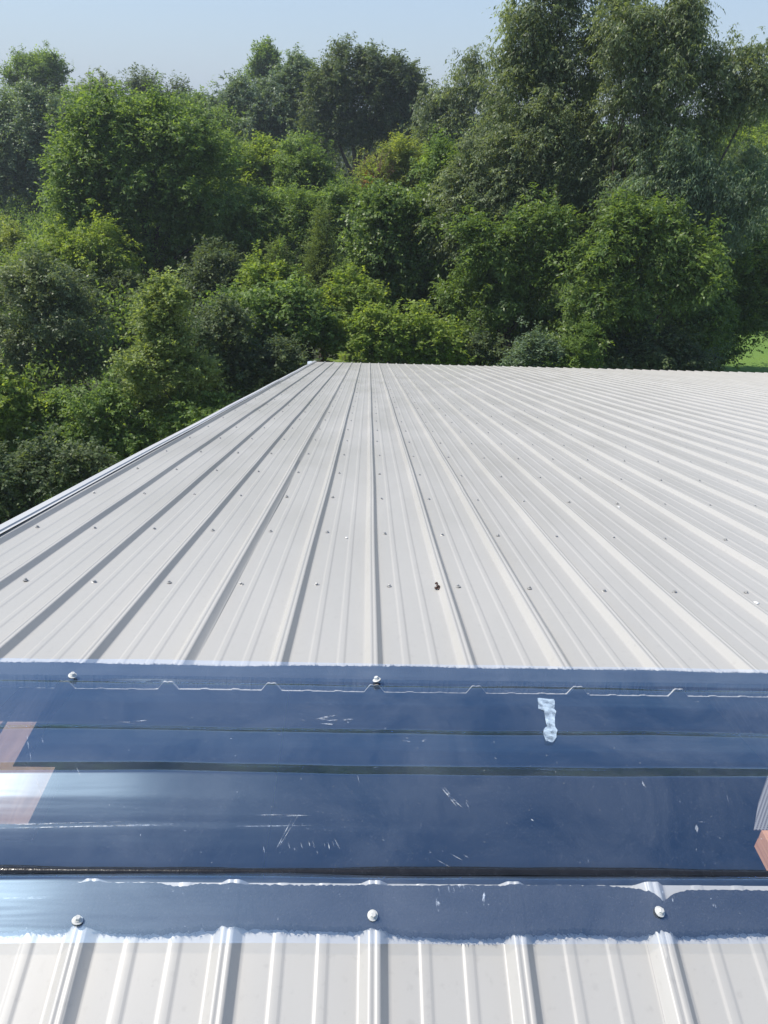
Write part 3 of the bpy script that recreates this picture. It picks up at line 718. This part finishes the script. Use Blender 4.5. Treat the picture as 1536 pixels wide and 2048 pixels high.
tree('broadleaf_tree', 'grey-green twiggy round tree in front of the forked trunks', 'tree', 38, [(605, 330, 38, 34), (600, 375, 50, 40), (650, 390, 40, 34), (620, 420, 60, 34)], 'mid', leaf=.13, clump=.5, seed=24, group=MIDG, grow=1.12)
tree('shrub', 'yellow-green bush with rusty leaves on its left beside the forked trunks', 'shrub', 37, [(805, 320, 38, 34), (850, 345, 44, 38), (775, 360, 46, 34), (740, 365, 22, 24), (820, 390, 70, 40)], 'lime', leaf=.13, asp=.4, clump=.45, seed=25, group=MIDG, accents=('rust', [(738, 358, 15)]))
tree('broadleaf_tree', 'mid green tree mass below the two young centre trees', 'tree', 31, [(500, 450, 60, 50), (570, 440, 70, 46), (640, 470, 60, 50), (690, 430, 44, 44), (470, 520, 50, 60)], 'mid', leaf=.11, clump=.45, seed=26, group=MIDG, grow=1.12)
tree('broadleaf_tree', 'shiny-leaved vine-covered tree at centre, left of the giant tree', 'tree', 27, [(770, 440, 60, 46), (840, 450, 60, 56), (760, 510, 60, 50), (830, 540, 70, 60), (790, 600, 60, 50), (900, 480, 50, 60)], 'ash', leaf=.11, asp=.7, clump=.42, seed=27, group=MIDG, droop=.5, grow=1.12)
for i, (px, py, rx, ry, Y, lab) in enumerate([(645, 540, 62, 105, 25.5, 'feathery cedar, taller of the two at centre, near the far end of the roof'), (555, 580, 60, 100, 24, 'feathery cedar, shorter of the two at centre, left of its twin')]):
    tree('cedar_tree', lab, 'tree', Y, [(px, py, rx, ry), (px-8, py+55, rx*1.15, ry*.6)], 'cedar', leaf=.13, asp=.16, clump=.42, seed=30+i, group='cedars at centre', droop=.25, spray=.5, cone=True, hollow=.2, dens=1.2)
tree('broadleaf_tree', 'slender tree squeezed between the large bright tree and the two young centre trees', 'tree', 34, [(445, 330, 34, 44), (440, 400, 40, 50), (460, 470, 46, 50)], 'mid', leaf=.12, clump=.48, seed=46, group=MIDG)
tree('broadleaf_tree', 'light green tree between the vine-covered tree and the glossy green tree', 'tree', 28, [(900, 400, 44, 50), (880, 330, 34, 34), (920, 500, 44, 60), (870, 600, 40, 44)], 'mid', leaf=.11, clump=.44, seed=47, group=MIDG, droop=.5)
tree('broadleaf_tree', 'light green leafy tree in front of the two cedars at centre', 'tree', 23.5, [(520, 580, 44, 50), (590, 610, 50, 44), (660, 640, 44, 40), (700, 590, 36, 44)], 'bright', leaf=.11, asp=.65, clump=.4, seed=48, group=MIDG, open_=.4)
# ---- giant at right
tree('elm_tree', 'tallest tree, rising past the top of the picture right of centre', 'tree', 27, [(1090, 20, 60, 60), (1130, -50, 60, 60), (1060, 90, 60, 55), (1150, 70, 70, 60), (1040, 165, 62, 50), (1120, 170, 70, 60), (1190, 130, 50, 60), (1010, 240, 70, 55), (1230, 20, 40, 40)], 'olive', leaf=.12, asp=.34, clump=.52, seed=40, group=MIDG, droop=.9, open_=.55, trunk=.17, grow=.9)
tree('elm_tree', 'tall drooping tree at upper right with sky showing through its edge', 'tree', 25, [(1300, 70, 55, 50), (1360, 20, 30, 30), (1395, 90, 60, 45), (1470, 130, 50, 34), (1510, 170, 36, 40), (1290, 150, 70, 60), (1380, 180, 80, 50), (1260, 220, 70, 60), (1350, 260, 90, 50), (1450, 220, 50, 34), (1240, 50, 40, 46)], 'olive', leaf=.12, asp=.32, clump=.5, seed=41, group=MIDG, droop=1.0, open_=.55, trunk=.17, grow=.9)
tree('elm_tree', 'dense grey-olive tree filling the middle right behind the green tree', 'tree', 26, [(1010, 310, 75, 55), (1100, 280, 80, 60), (1180, 320, 80, 70), (960, 380, 80, 60), (1060, 400, 90, 70), (930, 460, 60, 60), (1180, 420, 90, 60), (1250, 360, 60, 60)], 'olive', leaf=.10, asp=.4, clump=.46, seed=42, group=MIDG, droop=.8, trunk=.22, hollow=.35)
tree('elm_tree', 'pale-tipped tree with hanging leafy branches at the right edge', 'tree', 24, [(1330, 340, 80, 50), (1420, 370, 80, 50), (1500, 410, 60, 45), (1300, 400, 70, 44), (1400, 440, 80, 40), (1490, 330, 40, 30, 2)], 'grey', leaf=.12, asp=.28, clump=.48, seed=43, group=MIDG, droop=1.1, trunk=.18)
tree('broadleaf_tree', 'vivid green rounded tree in the gap at the right edge', 'tree', 42, [(1500, 310, 50, 40), (1520, 350, 50, 50), (1420, 330, 60, 50), (1350, 330, 60, 40)], 'bright', leaf=.15, clump=.5, seed=44, group=MIDG)
tree('broadleaf_tree', 'darker green tree top behind the vivid tree at the right edge', 'tree', 52, [(1480, 262, 40, 34), (1530, 262, 34, 30), (1420, 280, 40, 36)], 'mid', leaf=.18, clump=.6, seed=45, group=FAR)
# ---- front right
tree('ash_tree', 'glossy green tree right of centre, its left rounded crown the nearer roof edge', 'tree', 23.5, [(1085, 465, 60, 40), (1000, 515, 62, 46), (960, 480, 26, 26), (1075, 540, 56, 50), (960, 600, 62, 46), (1030, 590, 50, 40, .6), (1040, 670, 70, 44, 1.8), (925, 680, 50, 44, 1.2), (1110, 650, 50, 50, 1.8)], 'ash', leaf=.12, asp=.42, clump=.44, seed=50, group=MIDG, droop=.5, trunk=.2)
tree('ash_tree', 'largest glossy green tree at right with sunlit upper branches', 'tree', 22.5, [(1270, 458, 48, 34), (1335, 470, 52, 40), (1375, 555, 48, 38, -.3), (1210, 500, 44, 38), (1195, 590, 56, 44, -.3), (1280, 570, 56, 46), (1240, 640, 60, 40, .6), (1180, 650, 36, 34), (1330, 660, 84, 50, 2.2), (1220, 700, 60, 34, 1.8), (1400, 650, 56, 50, 2.0)], 'ash', leaf=.13, asp=.42, clump=.46, seed=51, group=MIDG, droop=.5, trunk=.22)
tree('broadleaf_tree', 'dark shaded tree at the right edge beside the strip of lawn', 'tree', 26, [(1490, 510, 60, 60), (1510, 580, 50, 60), (1440, 620, 60, 60), (1480, 650, 50, 40), (1420, 690, 50, 36)], 'ash', leaf=.12, clump=.46, seed=52, group=MIDG, trunk=.2)
# ---- low growth behind the eave
tree('shrub', 'leafy bush with yellowish leaves behind the roof corner', 'shrub', 22, [(560, 630, 60, 40), (610, 660, 50, 34), (520, 690, 60, 34), (480, 650, 50, 50)], 'mid', leaf=.12, asp=.7, clump=.4, seed=60, group=FRONT)
tree('shrub', 'yellow-green vine-hung shrub behind the middle of the far roof edge', 'shrub', 22, [(780, 660, 60, 36), (840, 680, 46, 34), (730, 690, 50, 34), (890, 705, 40, 26), (800, 715, 60, 20)], 'bright', leaf=.11, asp=.6, clump=.38, seed=61, group=FRONT)
tree('shrub', 'low dark shrub at the foot of the right-hand trees', 'shrub', 22, [(960, 710, 50, 24), (1230, 712, 50, 20), (1310, 700, 50, 30), (1380, 710, 40, 20)], 'dark', leaf=.11, clump=.36, seed=62, group=FRONT)
tree('sapling', 'grey-green rounded sapling just past the far roof edge', 'sapling', 20.3, [(1072, 705, 38, 26), (1050, 725, 34, 20), (1095, 722, 34, 22)], 'grey', leaf=.09, asp=.35, clump=.28, seed=63, group=FRONT, trunk=.03, upright=.4)
tree('sapling', 'slim green sapling right of the rounded grey-green one', 'sapling', 20.3, [(1160, 690, 14, 30), (1150, 715, 26, 22), (1130, 730, 30, 14)], 'mid', leaf=.09, asp=.35, clump=.26, seed=64, group=FRONT, trunk=.03, upright=.6)
# ---- left, down beside the gable
tree('broadleaf_tree', 'dull olive-grey small tree at left, beside the pale young tree', 'tree', 21, [(90, 560, 70, 40), (40, 610, 70, 54), (130, 630, 66, 54), (70, 690, 76, 50), (150, 710, 60, 50, .6), (20, 740, 56, 50, .6)], 'olive', leaf=.085, asp=.5, clump=.38, seed=70, group=FRONT, droop=.4)
tree('broadleaf_tree', 'pale green pointed young tree at left, next to the roof edge', 'tree', 17, [(335, 600, 14, 22), (325, 640, 30, 34), (345, 685, 40, 36), (305, 735, 44, 38), (370, 750, 46, 36), (320, 800, 64, 36, .5)], 'pale', leaf=.08, asp=.6, clump=.30, seed=71, group=FRONT, droop=.3, upright=.3, trunk=.07)
tree('shrub', 'bright yellow-green bush low at the left edge', 'shrub', 16.5, [(20, 790, 36, 34), (40, 830, 44, 34), (0, 850, 40, 40)], 'bright', leaf=.09, asp=.75, clump=.32, seed=72, group=FRONT)
tree('shrub', 'dark spreading bush under the pale young tree', 'shrub', 16.5, [(200, 830, 80, 50), (130, 880, 80, 46), (260, 890, 70, 40), (400, 830, 50, 40)], 'mid', leaf=.08, asp=.6, clump=.32, seed=73, group=FRONT)
tree('shrub', 'lowest dark bush in the bottom left corner of the wood', 'shrub', 14, [(60, 940, 80, 44), (150, 950, 60, 34), (20, 1000, 60, 40), (-30, 1050, 60, 36), (-60, 980, 60, 50)], 'dark', leaf=.08, asp=.6, clump=.32, seed=74, group=FRONT)
tree('shrub', 'shaded bush filling the gap between cedar and roof edge', 'shrub', 20, [(450, 680, 60, 60), (500, 740, 50, 40), (430, 760, 50, 50), (560, 720, 40, 24)], 'dark', leaf=.09, asp=.6, clump=.36, seed=75, group=FRONT)
tree('broadleaf_tree', 'dark tree in the shade between olive tree and large bright tree', 'tree', 25, [(240, 620, 70, 60, 1), (420, 620, 80, 70, 1), (190, 680, 60, 60), (450, 560, 60, 60), (230, 740, 60, 50)], 'dark', leaf=.11, clump=.42, seed=76, group=MIDG)

# dead twiggy sapling
def dead():
    rr = np.random.default_rng(5); c = P(752, 350, 36); rt = root('dead_sapling', (c[0], c[1], 0), 'bare dead brown sapling poking up behind the yellow-green bush', 'sapling')
    tubes = [tube((c[0], c[1], 0), (c[0], c[1], c[2]-.4), .05, .03, rr, 5, 5, .02)]
    for k in range(14):
        b0 = np.array([c[0], c[1], c[2]-.4+rr.uniform(-.5, .2)]); tp = b0+np.array([rr.normal(0, .7), rr.normal(0, .4), rr.uniform(.7, 1.5)])
        tubes.append(tube(b0, tp, .022, .008, rr, 4, 4, .1))
        for j in range(4):
            q = b0+(tp-b0)*rr.uniform(.4, 1); tubes.append(tube(q, q+np.array([rr.normal(0, .3), rr.normal(0, .2), rr.uniform(.15, .55)]), .010, .004, rr, 3, 3, .1))
    part('trunk', *join(tubes), simple('dead_bark', (.16, .09, .06), .9, 0, 12, .4), rt, smooth=True)
dead()
# sumac sapling with long compound leaves at the eave
def sumac():
    rr = np.random.default_rng(91); c = P(690, 735, 19.6)
    rt = root('sumac_sapling', (c[0], c[1], 0), 'light green sumac sapling with feathered leaves at the far roof corner', 'sapling', FRONT)
    C_, T_, N_ = [], [], []; tubes = [tube((c[0], c[1], 0), (c[0], c[1], c[2]+.35), .03, .012, rr, 6, 5, .02)]
    for k in range(17):
        a = rr.uniform(0, 6.28); b0 = np.array([c[0], c[1], c[2]-.25+.5*rr.random()]) + rr.normal(0, .12, 3)*np.array([1, 1, .3])
        dd = norm(np.array([math.cos(a), math.sin(a), rr.uniform(.35, .9)])); L_ = rr.uniform(.35, .6)
        tip = b0+dd*L_+np.array([0, 0, -.12]); tubes.append(tube(b0, tip, .006, .003, rr, 4, 3, .02))
        sd_ = norm(np.cross(dd, [0, 0, 1.]))
        for j in range(11):
            for s in (-1, 1):
                f_ = .2+.8*j/10; p_ = b0+dd*L_*f_+np.array([0, 0, -.12*f_*f_])
                C_.append(p_); T_.append(norm(sd_*s*.9+dd*.45+np.array([0, 0, -.15]))); N_.append(norm(np.array([0, 0, 1.])+rr.normal(0, .2, 3)))
    C_, T_, N_ = map(np.array, (C_, T_, N_)); N_ = norm(N_-T_*np.sum(N_*T_, 1, keepdims=True)); n = len(C_)
    L_ = rr.uniform(.11, .16, n); me = leaves_mesh('crown', C_-np.array([c[0], c[1], 0]), T_, N_, L_, L_*.36, rr.uniform(.4, .9, n)); me.materials.append(LM['bright'])
    o = bpy.data.objects.new('crown', me); COL.objects.link(o); o.parent = rt
    part('trunk', *join(tubes), M_BARK, rt, smooth=True)
sumac()

# ---- the far wood and the undergrowth
def mass(name, n, fn, mat, leaf, seed, kind='stuff'):
    rr = np.random.default_rng(seed); C_ = fn(rr, n); n = len(C_)
    T_ = norm(rr.normal(size=(n, 3))+np.array([0, 0, -.3])); N_ = norm(np.array([0, 0, 1.])+rr.normal(size=(n, 3))*.6); N_ = norm(N_-T_*np.sum(N_*T_, 1, keepdims=True))
    L_ = leaf*rr.uniform(.6, 1.4, n); NLEAF[0] += n
    me = leaves_mesh(name, C_, T_, N_, L_, L_*.55, rr.normal(.45, .22, n)); me.materials.append(LM[mat])
    o = bpy.data.objects.new(name, me); COL.objects.link(o); tag(o, kind=kind); return o
def clumpy(rr, c, n, r):
    k = rr.integers(0, len(c), n); return c[k] + norm(rr.normal(size=(n, 3)))*(rr.random(n)**.4)[:, None]*r[k][:, None]
def far_wood(rr, n):
    px = rr.uniform(-500, 2100, 2600); Y = rr.uniform(60, 95, 2600)
    top = np.interp(px, [-500, 0, 150, 300, 420, 560, 700, 840, 900, 1500, 2100], [230, 235, 235, 245, 255, 250, 230, 240, 250, 275, 260])
    py = top + (rr.random(2600)**1.1)*210
    c = np.array([P(a, b_, y) for a, b_, y in zip(px, py, Y)]); c[:, 2] = np.maximum(c[:, 2], .8)
    return clumpy(rr, c, n, rr.uniform(1.0, 2.2, 2600))
tag(mass('distant_woodland', 190000, far_wood, 'dark', .34, 101), 'distant dark woodland closing the view behind the nearer trees', 'woodland')
def under(rr, n):
    m_ = 3800; x = rr.uniform(-26, 30, m_); y = rr.uniform(9, 60, m_)
    lim = np.interp(x, [-26, -14, -9, -5, 9, 14.6, 22, 30], [6, 9.5, 15.6, 20, 25.5, 31.5, 37, 42]); k = y > lim; x, y = x[k], y[k]
    c = np.stack([x, y, rr.uniform(.1, 2.6, len(x))], 1); c[:, 2] *= np.clip((y-lim[k])/3, .3, 1)
    p = clumpy(rr, c, n, rr.uniform(.4, 1.1, len(x))); p[:, 2] = np.abs(p[:, 2]); return p
tag(mass('undergrowth', 260000, under, 'mid', .13, 102), 'dark tangled undergrowth covering the ground beneath the trees', 'undergrowth')
# ------------------------------------------------------------------ haze
HZ, nt, b = new_mat('haze_air'); nt.nodes.remove(b)
pv = nt.nodes.new('ShaderNodeVolumePrincipled'); pv.inputs['Color'].default_value = (.82, .92, 1, 1); pv.inputs['Density'].default_value = .0008; pv.inputs['Anisotropy'].default_value = .2
nt.links.new(pv.outputs[0], nt.nodes['Material Output'].inputs['Volume'])
o = part('haze', *box(-45, 50, -20, 105, -1, 19), HZ); tag(o, kind='stuff')
S.cycles.volume_bounces = 0
print('LEAVES', NLEAF[0])
for o in bpy.data.objects:
    if '_o' in o: del o['_o']
